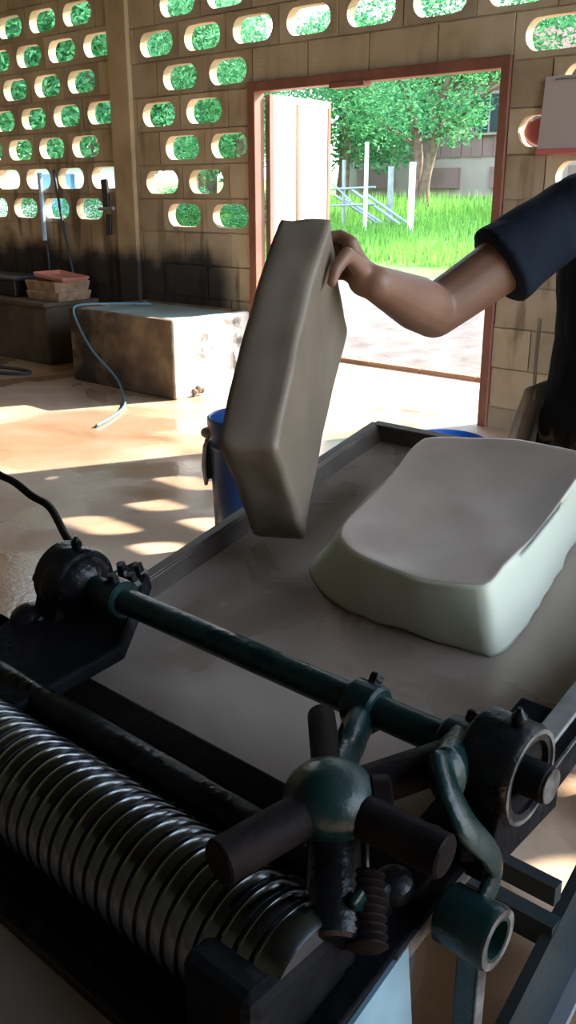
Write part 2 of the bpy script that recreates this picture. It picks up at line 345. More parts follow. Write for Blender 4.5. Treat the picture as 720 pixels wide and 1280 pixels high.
wall = empty('wall_back', (0, YW, 0)); wall['kind'] = 'structure'
mort = MB()
RP = 0.234
def rows(left):
    z0, p = (1.215, 0.238) if left else (1.180, 0.234)
    return [(k, z0+p*k, p) for k in range(-5, 8)]
mesh_cache = {}
def block_mesh(wd, h, hole):
    key = (round(wd, 3), round(h, 3), None if hole is None else round(hole, 3))
    if key in mesh_cache: return mesh_cache[key]
    b = bmesh.new(); W, Hh = wd/2, h/2
    outer = [(-W, -Hh), (W, -Hh), (W, Hh), (-W, Hh)]
    if hole is None:
        f = [b.verts.new((x, 0, z)) for x, z in outer]; k = [b.verts.new((x, TH, z)) for x, z in outer]
        b.faces.new(f); b.faces.new(k[::-1])
        for i in range(4): b.faces.new((f[i], k[i], k[(i+1) % 4], f[(i+1) % 4]))
    else:
        r = 0.082; hx = min(0.178, W-0.02)-r; ins = []
        for i in range(24):
            a = 2*PI*i/24; ins.append((hole+math.copysign(hx, math.cos(a))*(1 if abs(math.cos(a)) > 1e-6 else 0)+r*math.cos(a), r*math.sin(a)))
        def outp(i):
            a = 2*PI*i/24; c, s_ = math.cos(a), math.sin(a); t = min(W/abs(c) if abs(c) > 1e-6 else 9, Hh/abs(s_) if abs(s_) > 1e-6 else 9); return (c*t, s_*t)
        ou = [outp(i) for i in range(24)]
        for i in (3, 9, 15, 21): pass
        ang = [math.atan2(Hh, W), PI-math.atan2(Hh, W), PI+math.atan2(Hh, W), 2*PI-math.atan2(Hh, W)]
        cor = [(W, Hh), (-W, Hh), (-W, -Hh), (W, -Hh)]
        for A, cc in zip(ang, cor):
            i = round(A/(2*PI)*24) % 24; ou[i] = cc
        fi = [b.verts.new((x, 0.004, z)) for x, z in ins]; fo = [b.verts.new((x, 0, z)) for x, z in ou]
        bi = [b.verts.new((x, TH, z)) for x, z in ins]; bo = [b.verts.new((x, TH, z)) for x, z in ou]
        for i in range(24):
            j = (i+1) % 24
            b.faces.new((fo[i], fo[j], fi[j], fi[i])); b.faces.new((bo[j], bo[i], bi[i], bi[j]))
            b.faces.new((fi[i], fi[j], bi[j], bi[i])); b.faces.new((fo[j], fo[i], bo[i], bo[j]))
    bmesh.ops.recalc_face_normals(b, faces=b.faces)
    me = bpy.data.meshes.new('block'); b.to_mesh(me); b.free(); me.materials.append(M['block'])
    mesh_cache[key] = me; return me
GAP = 0.010
def add_block(x0, x1, zc, p, hole):
    if x1-x0 < 0.05: return
    me = block_mesh(x1-x0-GAP, p-GAP, None if hole is None else hole-(x0+x1)/2)
    o = bpy.data.objects.new('block', me); COL.objects.link(o); o.parent = wall
    o.location = ((x0+x1)/2, random.uniform(-.004, .002), zc); o.rotation_euler = (0, random.uniform(-.004, .004), random.uniform(-.004, .004))
    mort.box(x1-.0125, x1+.0125, YW+.010, YW+TH-.008, zc-p/2, zc+p/2)
DX0, DX1, DZ = -4.66, -2.71, 2.03                       # door opening with its frame
PL0, PL1 = -6.10, -5.87                                 # pilaster
for k, zc, p in rows(True):                             # left of the pilaster
    odd = k % 2; pitch = 0.462; c = (-6.715 if odd else -6.49); xs = []
    x = c+pitch*2
    while x > XL-pitch: xs.append(x); x -= pitch
    mort.box(XL, PL0, YW+.008, YW+TH-.01, zc+p/2-.012, zc+p/2+.012)
    for hx in xs:
        a, b_ = hx-pitch/2, hx+pitch/2
        holed = 0 <= k <= 6 and hx < -6.2
        b2 = min(b_, PL0+.05); a2 = max(a, XL)
        if b2 <= a2: continue
        if holed and (hx+.17 > b2 or hx-.17 < a2): b2 = max(b2, hx+.2) if hx < -6.2 else b2
        holed = holed and hx-.18 > a2
        add_block(a2, b2, zc, p, hx if holed else None)
for k, zc, p in rows(False):                            # right of the pilaster: gap above the top vents added to let skylight reach the roller
    if k == 7: continue
    odd = k % 2; pitch = 0.4793; c = -5.583 if odd else -5.343
    segs = []
    x = c-pitch
    while x < XR+pitch:
        segs.append(x); x += pitch
    in_door = zc-p/2 < DZ-.04
    spans = [(PL1-.05, DX0), (DX1, XR)] if in_door else [(PL1-.05, XR)]
    for s0, s1 in spans:
        mort.box(s0, s1, YW+.008, YW+TH-.01, zc+p/2-.012, zc+p/2+.012)
        for hx in segs:
            a, b_ = max(hx-pitch/2, s0), min(hx+pitch/2, s1)
            if b_-a < .05: continue
            holed = 0 <= k <= 6 and hx-.18 > a+.015 and hx+.18 < b_-.015
            if k == 0 and abs(hx+4.864) < .05: holed = True; b_ = DX0; a = hx-pitch/2
            if hx > -2.7: holed = holed and ((k in (2, 3) and -2.6 < hx < -1.2) or (k == 4 and hx < -2.3) or (k in (4, 5) and hx > .3) or (k == 1 and hx < -2.1))
            if k == 4 and DX0-.1 < hx < DX1: holed = False
            add_block(a, b_, zc, p, hx if holed else None)
struct('mortar', mort, M['mortar'], parent=wall)
struct('trim_1', MB().box(PL0, PL1, YW-.035, YW+TH, 0, 3.0), M['plaster'], bevel=.008)   # pilaster

# door: frame, threshold, open leaf
dr = empty('door_1', (DX0, YW, 0)); dr['kind'] = 'structure'
MB().box(DX0, DX0+.065, YW-.02, YW+TH, 0, DZ).build('jamb', M['frame_wood'], dr, bevel=.004)
MB().box(DX1-.055, DX1, YW-.02, YW+TH, 0, DZ).build('jamb', M['frame_wood'], dr, bevel=.004)
MB().box(DX0+.065, DX1-.055, YW-.02, YW+TH, DZ-.062, DZ).build('lintel', M['frame_wood'], dr, bevel=.004)
MB().box(-3.95, -3.68, YW-.03, YW+.05, DZ-.085, DZ-.055).build('latch_keep', M['frame_wood'], dr, bevel=.003)
lf0, lf1 = V((-4.585, YW+.10, 0)), V((-4.625, YW+.80, 0))
ld = (lf1-lf0).normalized(); ln = V((ld.y, -ld.x, 0)); LL = (lf1-lf0).length
leaf = MB().obox((lf0+lf1)/2+V((0, 0, 1.0)), ld, ln, (0, 0, 1), LL/2, .014, .96).build('door_leaf', M['door_white'], dr)
def stile(a, b_, z0, z1, mat='frame_wood', th=.02): MB().obox(lf0+ld*(a+b_)/2+V((0, 0, (z0+z1)/2)), ld, ln, (0, 0, 1), (b_-a)/2, th, (z1-z0)/2).build('leaf_rail', M[mat], leaf)
stile(0, .035, .04, 1.96); stile(.30, .325, .06, 1.93); stile(LL-.03, LL, .04, 1.96)
stile(.035, LL-.03, 1.915, 1.96, 'door_white'); stile(.035, LL-.03, .04, .09)
stile(.045, .29, .10, 1.905, 'door_white', .017); stile(.335, LL-.04, .10, 1.905, 'door_white', .017)

# ------------------------------------------------------------------ outside ground, apron, curb
def gz(y): return 0.0 if y < 6.15 else (.11*(y-6.15) if y < 16 else 1.083+.03*(y-16))
struct('ground_1', MB().box(-90, 90, -60, YW+TH, -.4, -.13), M['lawn'])
struct('trim_2', MB().box(-9, 3, YW+TH, 6.10, -.12, -.005), M['apron'])
cb = MB()
for i in range(24): cb.box(-9+i*.5, -9+i*.5+.49, 6.06, 6.15, -.1, .03)
struct('trim_3', cb, M['curb'])
tb = MB(); xs = [-60+2*i for i in range(61)]; ys = [6.14]+[6.5+.6*i for i in range(18)]+[18+3*i for i in range(20)]
grid = [[V((x, y, gz(y)+(.05*noise.noise(V((x*.5, y*.5, 0)))+.03*noise.noise(V((x*2, y*2, 3))) if y > 6.5 else -.02))) for x in xs] for y in ys]
vv_ = [p for r in grid for p in r]; nx = len(xs)
tb.faces(vv_, [(j*nx+i, j*nx+i+1, (j+1)*nx+i+1, (j+1)*nx+i) for j in range(len(ys)-1) for i in range(nx-1)])
struct('ground_2', tb, M['ground'], smooth=2)
gb = bmesh.new()
for i in range(15000):
    y = random.uniform(10.2, 16.5); x = -y*random.uniform(.5, 1.25); z = gz(y); a = random.uniform(0, PI); h = random.uniform(.08, .22)*(1.6 if y > 14.5 else 1); wd = .012
    t = V((math.cos(a), math.sin(a), 0)); lean = V((random.uniform(-.06, .06), random.uniform(-.06, .06), h))
    v = [gb.verts.new(V((x, y, z-.03))+t*wd), gb.verts.new(V((x, y, z-.03))-t*wd), gb.verts.new(V((x, y, z))+lean)]
    gb.faces.new(v)
me = bpy.data.meshes.new('grass'); gb.to_mesh(me); gb.free(); me.materials.append(M['grass'])
go = bpy.data.objects.new('grass', me); COL.objects.link(go); tag(go, 'bright green grass growing beyond the open doorway', 'grass', kind='stuff')

# trees ---------------------------------------------------------------------------------
def crown_mesh(name, blobs, n, size, mat, seed):
    rnd = random.Random(seed); b = bmesh.new(); tot = sum(r**2 for *_, r in blobs)
    for bx, by, bz, r in blobs:
        for i in range(int(n*r*r/tot)):
            while True:
                d = V((rnd.uniform(-1, 1), rnd.uniform(-1, 1), rnd.uniform(-1, 1)))
                if .2 < d.length < 1: break
            d = d.normalized()*(rnd.random()**.35)*r; d.z *= .72
            c = V((bx, by, bz))+d; q = V((rnd.gauss(0, 1), rnd.gauss(0, 1), rnd.gauss(0, .6))).normalized(); s = q.cross(V((rnd.gauss(0, 1), rnd.gauss(0, 1), rnd.gauss(0, 1)))).normalized()
            L_ = size*rnd.uniform(.7, 1.4); W_ = L_*.38
            v = [b.verts.new(c-q*L_*.5), b.verts.new(c+s*W_*.5), b.verts.new(c+q*L_*.5), b.verts.new(c-s*W_*.5)]
            b.faces.new(v)
    me = bpy.data.meshes.new(name); b.to_mesh(me); b.free(); me.materials.append(mat); return me
def trunk(root, pts, rad, mat='bark'): return MB().tube(spline(pts, 4), [rad[0]+(rad[1]-rad[0])*i/(4*(len(pts)-1)) for i in range(4*(len(pts)-1)+1)], 8).build('trunk', M[mat], root, smooth=2)
tr = empty('shade_tree', (-10.75, 16, gz(16)), 'leafy green tree with a slender forked trunk seen through the doorway', 'tree')
blobs = [(-1.2, 0, 2.55, .9), (-.2, -.3, 1.75, .75), (.6, .1, 1.5, .62), (1.1, -.2, 1.75, .55), (.2, .2, 2.6, 1.0), (1.3, .3, 2.75, .9), (-1.9, .3, 3.0, .9), (2.3, 0, 2.9, .8), (.9, 0, 3.6, 1.2), (-.8, 0, 3.7, 1.2), (2.6, .2, 3.7, 1.0), (-1.25, -.2, 1.75, .5), (-2.2, -.3, 2.1, .55)]
co = bpy.data.objects.new('foliage', crown_mesh('foliage', blobs, 17000, .105, M['leaf'], 3)); COL.objects.link(co); co.parent = tr; tag(co, kind='stuff')
b0 = V(tr.location)
trunk(tr, [b0+V((-.05, 0, -.1)), b0+V((-.12, 0, .5)), b0+V((-.1, 0, 1.1)), b0+V((-.5, 0, 2.2)), b0+V((-1.0, 0, 3.2))], (.13, .05))
trunk(tr, [b0+V((.08, 0, -.1)), b0+V((.1, 0, .5)), b0+V((.25, .05, 1.2)), b0+V((.5, 0, 2.2)), b0+V((1.1, 0, 3.2))], (.12, .05))
trunk(tr, [b0+V((.25, .05, 1.2)), b0+V((1.4, 0, 2.0)), b0+V((2.2, 0, 2.3))], (.05, .03))
trunk(tr, [b0+V((-.1, 0, 1.1)), b0+V((-1.3, 0, 1.7)), b0+V((-2.1, 0, 1.9))], (.05, .02))
bgm = []
for s in range(3):
    rnd = random.Random(50+s); bl = [(0, 0, 0, 1.0)]+[(rnd.uniform(-.8, .8), rnd.uniform(-.5, .5), rnd.uniform(-.8, .9), rnd.uniform(.5, .75)) for _ in range(7)]
    bgm.append(crown_mesh('foliage', bl, 13000, .075, M['leaf_dark' if s else 'leaf'], 60+s))
tspots = [(-29, 17, 3.2), (-25.5, 15, 2.9), (-22.3, 16.5, 3.0), (-19.3, 14.6, 2.6), (-16.9, 16.2, 1.9), (-14.0, 14.2, 1.5), (-21.4, 19.8, 2.0), (-14.6, 29.5, 1.9), (-7.6, 29.5, 1.9), (-14.8, 18.6, 1.75), (-5.8, 19, 1.9), (-2.2, 18, 1.8), (-25.5, 24, 2.9), (-31, 22.5, 2.9)]
tdesc = ['far left green tree glimpsed through the leftmost wall vents', 'second green tree from the left behind the vented wall', 'third green tree from the left behind the vented wall', 'green tree glimpsed through the vents just left of the pilaster',
         'green tree glimpsed through the vents over the white tank', 'small green tree glimpsed through vents between pilaster and door', 'green tree behind the dark sheds, left of the doorway view', 'tall tree rising behind the plank house, left of its roof middle', 'tall tree rising behind the plank house, at its right end',
         'rounded green tree left in the doorway view, before the plank house', 'green tree glimpsed through the vents above the doorway', 'green tree behind the wall right of the doorway', 'rear green tree at the far left beyond the other trees', 'rearmost left green tree beyond the vented wall']
for i, ((x, y, s), d) in enumerate(zip(tspots, tdesc)):
    t = empty('broadleaf_tree', (x, y, gz(y)), d, 'tree', 'trees beyond the block wall')
    c = bpy.data.objects.new('foliage', bgm[i % 3]); COL.objects.link(c); c.parent = t; c.location = (0, 0, s*1.55); c.scale = (s*1.1, s*.9, s*1.15); c.rotation_euler.z = random.uniform(0, 6); c['kind'] = 'stuff'
    trunk(t, [V((x, y, gz(y)-.1)), V((x+.1, y, gz(y)+s*.7)), V((x, y, gz(y)+s*1.6))], (.16, .08))
# low hedge bushes under the trees behind the left wall
for i, (x, y) in enumerate([(-15.2, 11.2), (-13.6, 12.0), (-12.2, 12.6), (-17.4, 11.4)]):
    t = bpy.data.objects.new('bush', bgm[(i+1) % 3]); COL.objects.link(t); t.location = (x, y, gz(y)+.35); t.scale = (.85, .6, .42)
    tag(t, ['low green bush beyond the vents just left of the pilaster', 'low green bush beyond the lowest vents over the white tank', 'low green bush just left of the open door leaf outside', 'low green bush beyond the lowest left vents'][i], 'bush', 'bushes outside')
# white wall with a blue sheet behind the left vents
shed = empty('low_white_building', (-18.6, 13.2, gz(13.2)), 'low white building with blue sheets glimpsed through the lower left vents', 'building')
MB().box(-22.5, -15.6, 13.1, 13.3, .5, 1.95).build('wall', M['white_paint'], shed)
MB().box(-19.2, -18.0, 13.0, 13.1, .9, 1.75).build('blue_panel', M['blue_sheet'], shed)
for i in range(5): MB().box(-17.6+i*.4, -17.3+i*.4, 13.02, 13.1, 1.2, 1.32).build('slat', M['galv'], shed)
MB().box(-22.7, -15.4, 12.6, 13.5, 1.95, 2.02).build('roof', M['galv'], shed)

# plank house behind the tree
h0 = V((-14, 22, gz(22)))
hs = empty('plank_house', h0, 'brown plank house with pale lower wall behind the tree outside the doorway', 'house')
MB().box(-17.5, -9.5, 21.9, 24, gz(22)-.2, gz(22)+.95).build('lower_wall', M['house_pale'], hs)
for i in range(26): MB().box(-17.5+i*.308, -17.5+i*.308+.29, 21.86+.02*(i % 2), 21.95, gz(22)+.95, gz(22)+2.9).build('plank', M['house'], hs)
MB().box(-17.4, -9.6, 21.95, 24, gz(22)+.95, gz(22)+2.9).build('core_wall', M['house'], hs)
for wx in (-16.6, -14.9, -12.7, -11.1):
    wn = MB().box(wx-.45, wx+.45, 21.80, 21.9, gz(22)+1.45, gz(22)+2.45).build('window', M['house_pale'], hs)
    for sx in (-.22, .22): MB().box(wx+sx-.19, wx+sx+.19, 21.78, 21.81, gz(22)+1.52, gz(22)+2.38).build('pane', M['glass_dark'], wn)
MB().prism([(-18.1, 21.3, gz(22)+2.85), (-18.1, 24.6, gz(22)+2.85), (-18.1, 22.9, gz(22)+3.9)], (9.3, 0, 0)).build('roof', M['house_roof'], hs)
for i in range(4): MB().box(-16.8+i*2.1, -15.6+i*2.1, 21.8, 21.9, gz(22)+.2, gz(22)+.7).build('lower_panel', M['house'], hs)

# fence posts, rails and stacked poles beyond the grass
def post(name, x, y, h, r, mat, label): return tag(MB().box(x-r, x+r, y-r, y+r, gz(y)-.1, gz(y)+h).build(name, mat, origin=(x, y, gz(y))), label, 'post')
post('fence_post', -9.82, 13, 1.38, .024, M['white_paint'], 'tall thin pale fence post left of the tree outside')
post('fence_post', -8.90, 13, 1.05, .038, M['white_paint'], 'short thick white post in front of the tree trunk outside')
post('fence_post', -10.45, 13.2, 1.1, .022, M['galv'], 'thin grey fence post beside the open door leaf outside')
post('fence_post', -9.75, 13.6, .95, .035, M['galv'], 'bluish grey post just right of the tall pale post')
fn = empty('pipe_fence', (-10.3, 13.1, gz(13.1)), 'grey pipe rails fencing the left of the yard beyond the grass', 'fence')
for z in (.35, .62): MB().cyl((-11.6, 13.1, gz(13)+z), (-9.7, 13.1, gz(13)+z+.06), .018, seg=8).build('rail', M['galv'], fn)
MB().cyl((-11.2, 13.1, gz(13)+1.15), (-10.2, 13.1, gz(13)+.45), .018, seg=8).build('rail', M['galv'], fn)
pdesc = ['second from the right of the four grey poles leaning on the pipe rails', 'rightmost of the four grey poles leaning on the pipe rails', 'third from the right of the four grey poles leaning on the pipe rails', 'leftmost of the four grey poles leaning on the pipe rails']
for i, (xa, xb, za, zb) in enumerate([(-10.4, -9.3, .55, .02), (-10.2, -9.15, .50, .0), (-10.75, -9.75, .42, .0), (-11.0, -10.0, .45, .02)]):
    tag(MB().cyl((xa, 13.35+.1*i, gz(13.4)+za+.05), (xb, 13.3+.1*i, gz(13.4)+zb+.02), .026, seg=8).build('leaning_pole', M['galv'], origin=((xa+xb)/2, 13.3, gz(13.3))), pdesc[i], 'pole', 'poles leaning on the rails')

# ------------------------------------------------------------------ tanks by the back wall
def tank(root, x0, x1, y0, y1, h, front, side, top, rim=.055):
    MB().box(x0, x1, y0, y0+.06, 0, h).build('front_wall', front, root, bevel=.012)
    MB().box(x1-.06, x1+.004, y0+.012, y1, 0, h-.002).build('end_wall', side, root, bevel=.012)
    MB().box(x0, x0+.06, y0+.06, y1, 0, h).build('end_wall', front, root, bevel=.012)
    MB().box(x0+.06, x1-.06, y1-.06, y1, 0, h).build('rear_wall', front, root, bevel=.012)
    return MB().box(x0+.058, x1-.058, y0+.058, y1-.058, 0, h-.012).build('filling', top, root)
t1 = empty('coagulation_tank', (-5.3, 4.45, 0), 'concrete tank with milky blue top and sunlit white end by the door', 'tank')
tank(t1, -5.82, -4.68, 4.10, 4.845, .537, M['tank'], M['tank_white'], M['tank_top'])
mo = MB()
for i in range(9): mo.ball((-4.668, 4.30+random.uniform(-.05, .05), .03+random.uniform(-.02, .035)), random.uniform(.012, .024), seg=8, rows=5)
mo.build('moss_tuft', M['bark'], t1)
t2 = empty('cement_tank', (-7.2, 4.55, 0), 'dark cement tank at the far left with flat slab lid', 'tank')
tank(t2, -8.25, -6.46, 4.33, 4.845, .47, M['slab_wood'], M['slab_wood'], M['slab_wood'])
MB().box(-8.27, -6.43, 4.29, 4.845, .468, .505).build('lid', M['slab_wood'], t2, bevel=.008)
# stack of trays on the dark tank
def tray_thing(loc, sx, sy, h, rz, tilt, label, mat):
    r = empty('forming_tray', loc, label, 'tray', 'trays stacked on the dark tank')
    p = [(-sx, -sy), (sx, -sy), (sx, sy), (-sx, sy)]
    b = MB(); lo = V(loc)
    b.faces([lo+V((x*.92, y*.92, 0)) for x, y in p]+[lo+V((x, y, h)) for x, y in p]+[lo+V((x*.9, y*.9, h)) for x, y in p]+[lo+V((x*.84, y*.84, .012)) for x, y in p],
            [(3, 2, 1, 0)]+[(i, (i+1) % 4, 4+(i+1) % 4, 4+i) for i in range(4)]+[(4+i, 4+(i+1) % 4, 8+(i+1) % 4, 8+i) for i in range(4)]+[(8+i, 8+(i+1) % 4, 12+(i+1) % 4, 12+i) for i in range(4)]+[(12, 13, 14, 15)])
    b.build('tray_body', mat, r, bevel=.005)
    e = MB(); q = [lo+V((x*.95, y*.95, h)) for x, y in p]
    e.tube(q+[q[0]], .012, 6).build('tray_lip', mat, r)
    r.rotation_euler = (tilt, 0, rz); return r
tray_thing((-6.62, 4.58, .505), .215, .17, .065, .05, 0, 'caked brown tray at the bottom of the stack on the dark tank', M['tray_stuff'])
tray_thing((-6.63, 4.58, .575), .225, .17, .075, -.04, 0, 'caked brown tray in the middle of the stack on the dark tank', M['tray_stuff'])
lid_t = tray_thing((-6.57, 4.58, .672), .185, .14, .028, .1, 0, 'tilted pinkish shallow tray on top of the stack on the dark tank', M['pink_edge']); lid_t.rotation_euler = (0, .10, .1)
bx = empty('dark_crate', (-7.35, 4.55, .505), 'black crate standing on the dark tank at the left edge', 'crate')
MB().box(-7.75, -7.02, 4.42, 4.74, .505, .64).build('crate_body', M['black'], bx, bevel=.01)
MB().box(-7.78, -6.99, 4.40, 4.76, .64, .665).build('crate_lid', M['hose_dark'], bx, bevel=.006)
# hoses
def hose(name, pts, r, mat, label, n=10): return tag(MB().tube(spline(pts, n), r, 10).build(name, mat, smooth=2, origin=tuple(V(pts[0]))), label, 'hose')
hose('garden_hose', [(-5.50, 4.62, .545), (-5.64, 4.40, .555), (-5.72, 4.16, .56), (-5.73, 4.08, .53), (-5.66, 4.075, .40), (-5.5, 4.06, .25), (-5.2, 4.02, .10), (-4.95, 3.88, .02), (-4.73, 3.70, .013), (-4.55, 3.45, .013), (-4.45, 3.27, .013)], .0085, M['hose_blue'], 'thin blue-grey hose draped over the front of the white-ended tank')
hose('floor_hose', [(-7.6, 3.72, .014), (-7.0, 3.9, .014), (-6.5, 4.02, .014), (-6.28, 4.02, .014), (-6.3, 3.9, .014), (-6.7, 3.72, .014), (-7.4, 3.5, .014)], .014, M['hose_dark'], 'dark blue hose coiled on the floor before the dark tank')
# wall pipe, cables, bracket
tag(MB().cyl((-7.11, YW-.03, .95), (-7.11, YW-.03, 1.50), .020, seg=12).build('wall_pipe', M['pvc'], origin=(-7.11, YW-.03, .95)), 'pale blue pipe upright on the left wall over the lower vents', 'pipe')
hose('wall_cable', [(-6.92, YW-.02, 1.52), (-6.89, YW-.025, 1.40), (-6.84, YW-.025, 1.1), (-6.75, YW-.03, .75), (-6.70, YW-.03, .52)], .011, M['hose_dark'], 'dark cable running down the left wall behind the tray stack')['category'] = 'cable'
hose('wall_cable', [(-7.11, YW-.02, .95), (-7.08, YW-.03, .8), (-7.09, YW-.03, .52)], .010, M['hose_dark'], 'dark cable hanging below the pale blue wall pipe')['category'] = 'cable'
hk = empty('hanging_tool', (-6.20, YW-.05, 1.25), 'black tool hanging on the wall left of the pilaster', 'tool')
MB().obox((-6.20, YW-.05, 1.33), (1, 0, .05), (0, 1, 0), (-.05, 0, 1), .035, .015, .11).build('tool_head', M['black'], hk, bevel=.01)
MB().obox((-6.18, YW-.05, 1.10), (1, 0, 0), (0, 1, 0), (.08, 0, 1), .03, .014, .08).build('tool_tail', M['black'], hk, bevel=.01)
MB().cyl((-6.30, YW-.045, 1.215), (-6.06, YW-.09, 1.225), .014, seg=10).build('tool_handle', M['galv'], hk)
# board right of the door
bd = empty('notice_board', (-2.3, YW-.02, 1.7), 'blank dull white board with pink bottom edge right of the door', 'board')
MB().faces([(-2.493, YW-.012, 1.905), (-2.02, YW-.012, 1.905), (-2.04, YW-.012, 1.555), (-2.512, YW-.012, 1.555), (-2.493, YW-.024, 1.905), (-2.02, YW-.024, 1.905), (-2.04, YW-.024, 1.555), (-2.512, YW-.024, 1.555)],
           [(3, 2, 1, 0), (4, 5, 6, 7), (0, 1, 5, 4), (1, 2, 6, 5), (2, 3, 7, 6), (3, 0, 4, 7)]).build('sheet', M['board'], bd)
MB().box(-2.52, -2.03, YW-.028, YW-.008, 1.527, 1.556).build('bottom_edge', M['pink'], bd, bevel=.004)
MB().box(-2.44, -2.08, YW-.028, YW-.022, 1.885, 1.892).build('clip_strip', M['galv'], bd)
tag(MB().ball((-2.50, YW+.045, 1.645), .135, .02, .076, seg=20, rows=12).build('pink_plug', M['pink'], smooth=2, origin=(-2.52, YW+.06, 1.642)), 'pink plastic stuffed in the wall vent left of the white board', 'plug')

# ------------------------------------------------------------------ blue drum and basin
bc = V((-2.315, 2.41, 0))
dm = empty('blue_drum', bc, 'blue plastic drum with side handles behind the tray, half hidden by the raised slab', 'drum')
MB().lathe(bc, (0, 0, 1), [(0, .135), (.02, .15), (.30, .16), (.44, .165), (.455, .172), (.47, .165), (.50, .165), (.525, .172), (.55, .172), (.555, .166), (.55, .160), (.48, .158), (.05, .14), (.04, .01)], 36).build('drum_body', M['blue_plastic'], dm, smooth=True)
for ang in (222, 42):
    a = math.radians(ang); d = V((math.cos(a), math.sin(a), 0)); t = V((-d.y, d.x, 0)); c = bc+d*.168
    MB().tube([c+V((0, 0, .47))+t*.035, c+d*.012+V((0, 0, .45))+t*.04, c+d*.02+V((0, 0, .37))+t*.03, c+d*.012+V((0, 0, .30))+t*.03, c+d*.012+V((0, 0, .30))-t*.03, c+d*.02+V((0, 0, .37))-t*.03, c+d*.012+V((0, 0, .45))-t*.04, c+V((0, 0, .47))-t*.035], .008, 8).build('handle', M['clear'], dm, smooth=2)
    MB().obox(c+V((0, 0, .385)), t, d, (0, 0, 1), .027, .012, .07).build('handle_recess', M['black'], dm, bevel=.008)
    MB().ball(c+V((0, 0, .49)), .03, .03, .022, seg=12, rows=8).build('rim_lug', M['clear'], dm, smooth=2)
bn = V((-2.25, 3.66, 0))
tag(MB().lathe(bn, (0, 0, 1), [(0, .11), (.01, .13), (.215, .172), (.225, .185), (.235, .185), (.237, .175), (.225, .166), (.03, .125), (.02, .01)], 40).build('wash_basin', M['blue_bright'], smooth=True, origin=tuple(bn)), 'bright blue basin on the floor behind the far rail of the tray', 'basin')

# ------------------------------------------------------------------ sheeting mangle
K = 1.15
def W(p): return CAM+(V(p)-CAM)*K
AL = math.radians(13); VV = V((0, math.cos(AL), math.sin(AL))); NN = V((0, -math.sin(AL), math.cos(AL))); XX = V((1, 0, 0)); ORG = V((0, .58, .78))
def T(u, v, n=0): return W(ORG+XX*u+VV*v+NN*n)
def k_(x): return x*K
mg = empty('sheeting_mangle', W((-.64, .6, 0)).xy.to_3d(), 'dark green and black hand mangle with grooved rollers and tilted steel tray', 'mangle')
def tbox(u0, u1, v0, v1, n0, n1, mb=None):
    mb = mb or MB(); return mb.obox(T((u0+u1)/2, (v0+v1)/2, (n0+n1)/2), XX, VV, NN, k_(abs(u1-u0)/2), k_(abs(v1-v0)/2), k_(abs(n1-n0)/2))
def wbox(x0, x1, y0, y1, z0, z1, mb=None):
    mb = mb or MB(); return mb.obox(W(((x0+x1)/2, (y0+y1)/2, (z0+z1)/2)), XX, (0, 1, 0), (0, 0, 1), k_(abs(x1-x0)/2), k_(abs(y1-y0)/2), k_(abs(z1-z0)/2))
def xcyl(x0, x1, y, z, r, seg=28, bev=.003): return MB().cyl(W((x0, y, z)), W((x1, y, z)), k_(r), seg=seg, bev=k_(bev))
# tray
tbox(-.936, -.334, -.01, .735, -.034, -.030).build('tray_bed', M['traymetal'], mg)
def rail(u0, u1, v0, v1): return tbox(u0, u1, v0, v1, -.045, .0).build('tray_rail', M['railmetal'], mg, bevel=.002)
rail(-.942, -.932, -.01, .735); rail(-.942, -.328, .728, .738); rail(-.338, -.328, .10, .735)
rl = tbox(-.345, -.322, .10, .735, -.002, .004).build('rail_cap', M['cap'], mg, bevel=.002)
tbox(-.952, -.934, -.01, .735, -.002, .003).build('rail_cap', M['railmetal'], mg, bevel=.002)
tbox(-.945, -.325, .725, .742, -.002, .003).build('rail_cap', M['railmetal'], mg, bevel=.002)
tbox(-.94, -.335, -.045, -.005, -.042, .004).build('tray_lip', M['rust'], mg, bevel=.004)
# rollers
def roller(y, z, r, x0=-.925, x1=-.348):
    prof = [(0, .02), (0, r-.006), (.004, r-.003)]; x = .006; Lr = x1-x0
    while x+.017 < Lr-.006:
        prof += [(x, r-.0036), (x+.0030, r-.0036), (x+.0044, r-.0006), (x+.0058, r), (x+.0148, r), (x+.0162, r-.0006)]; x += .017
    prof += [(Lr-.004, r-.003), (Lr, r-.006), (Lr, .02)]
    return MB().lathe(W((x0, y, z)), XX, [(k_(a), k_(b)) for a, b in prof], 64).build('roller', M['roller'], mg, smooth=True)
RY, RZ, RR = .420, .760, .0574
ro = roller(RY, RZ, RR); xcyl(-1.0, -.348, RY, RZ, .018).build('axle', M['iron'], ro, smooth=True)
ro = roller(.512, .685, RR); xcyl(-1.0, -.346, .512, .685, .018).build('axle', M['iron'], ro, smooth=True)
xcyl(-.94, -.345, .510, .776, .0175).build('scraper_bar', M['iron'], mg, smooth=True)
wbox(-.94, -.345, .455, .475, .735, .750).build('scraper_blade', M['iron'], mg)
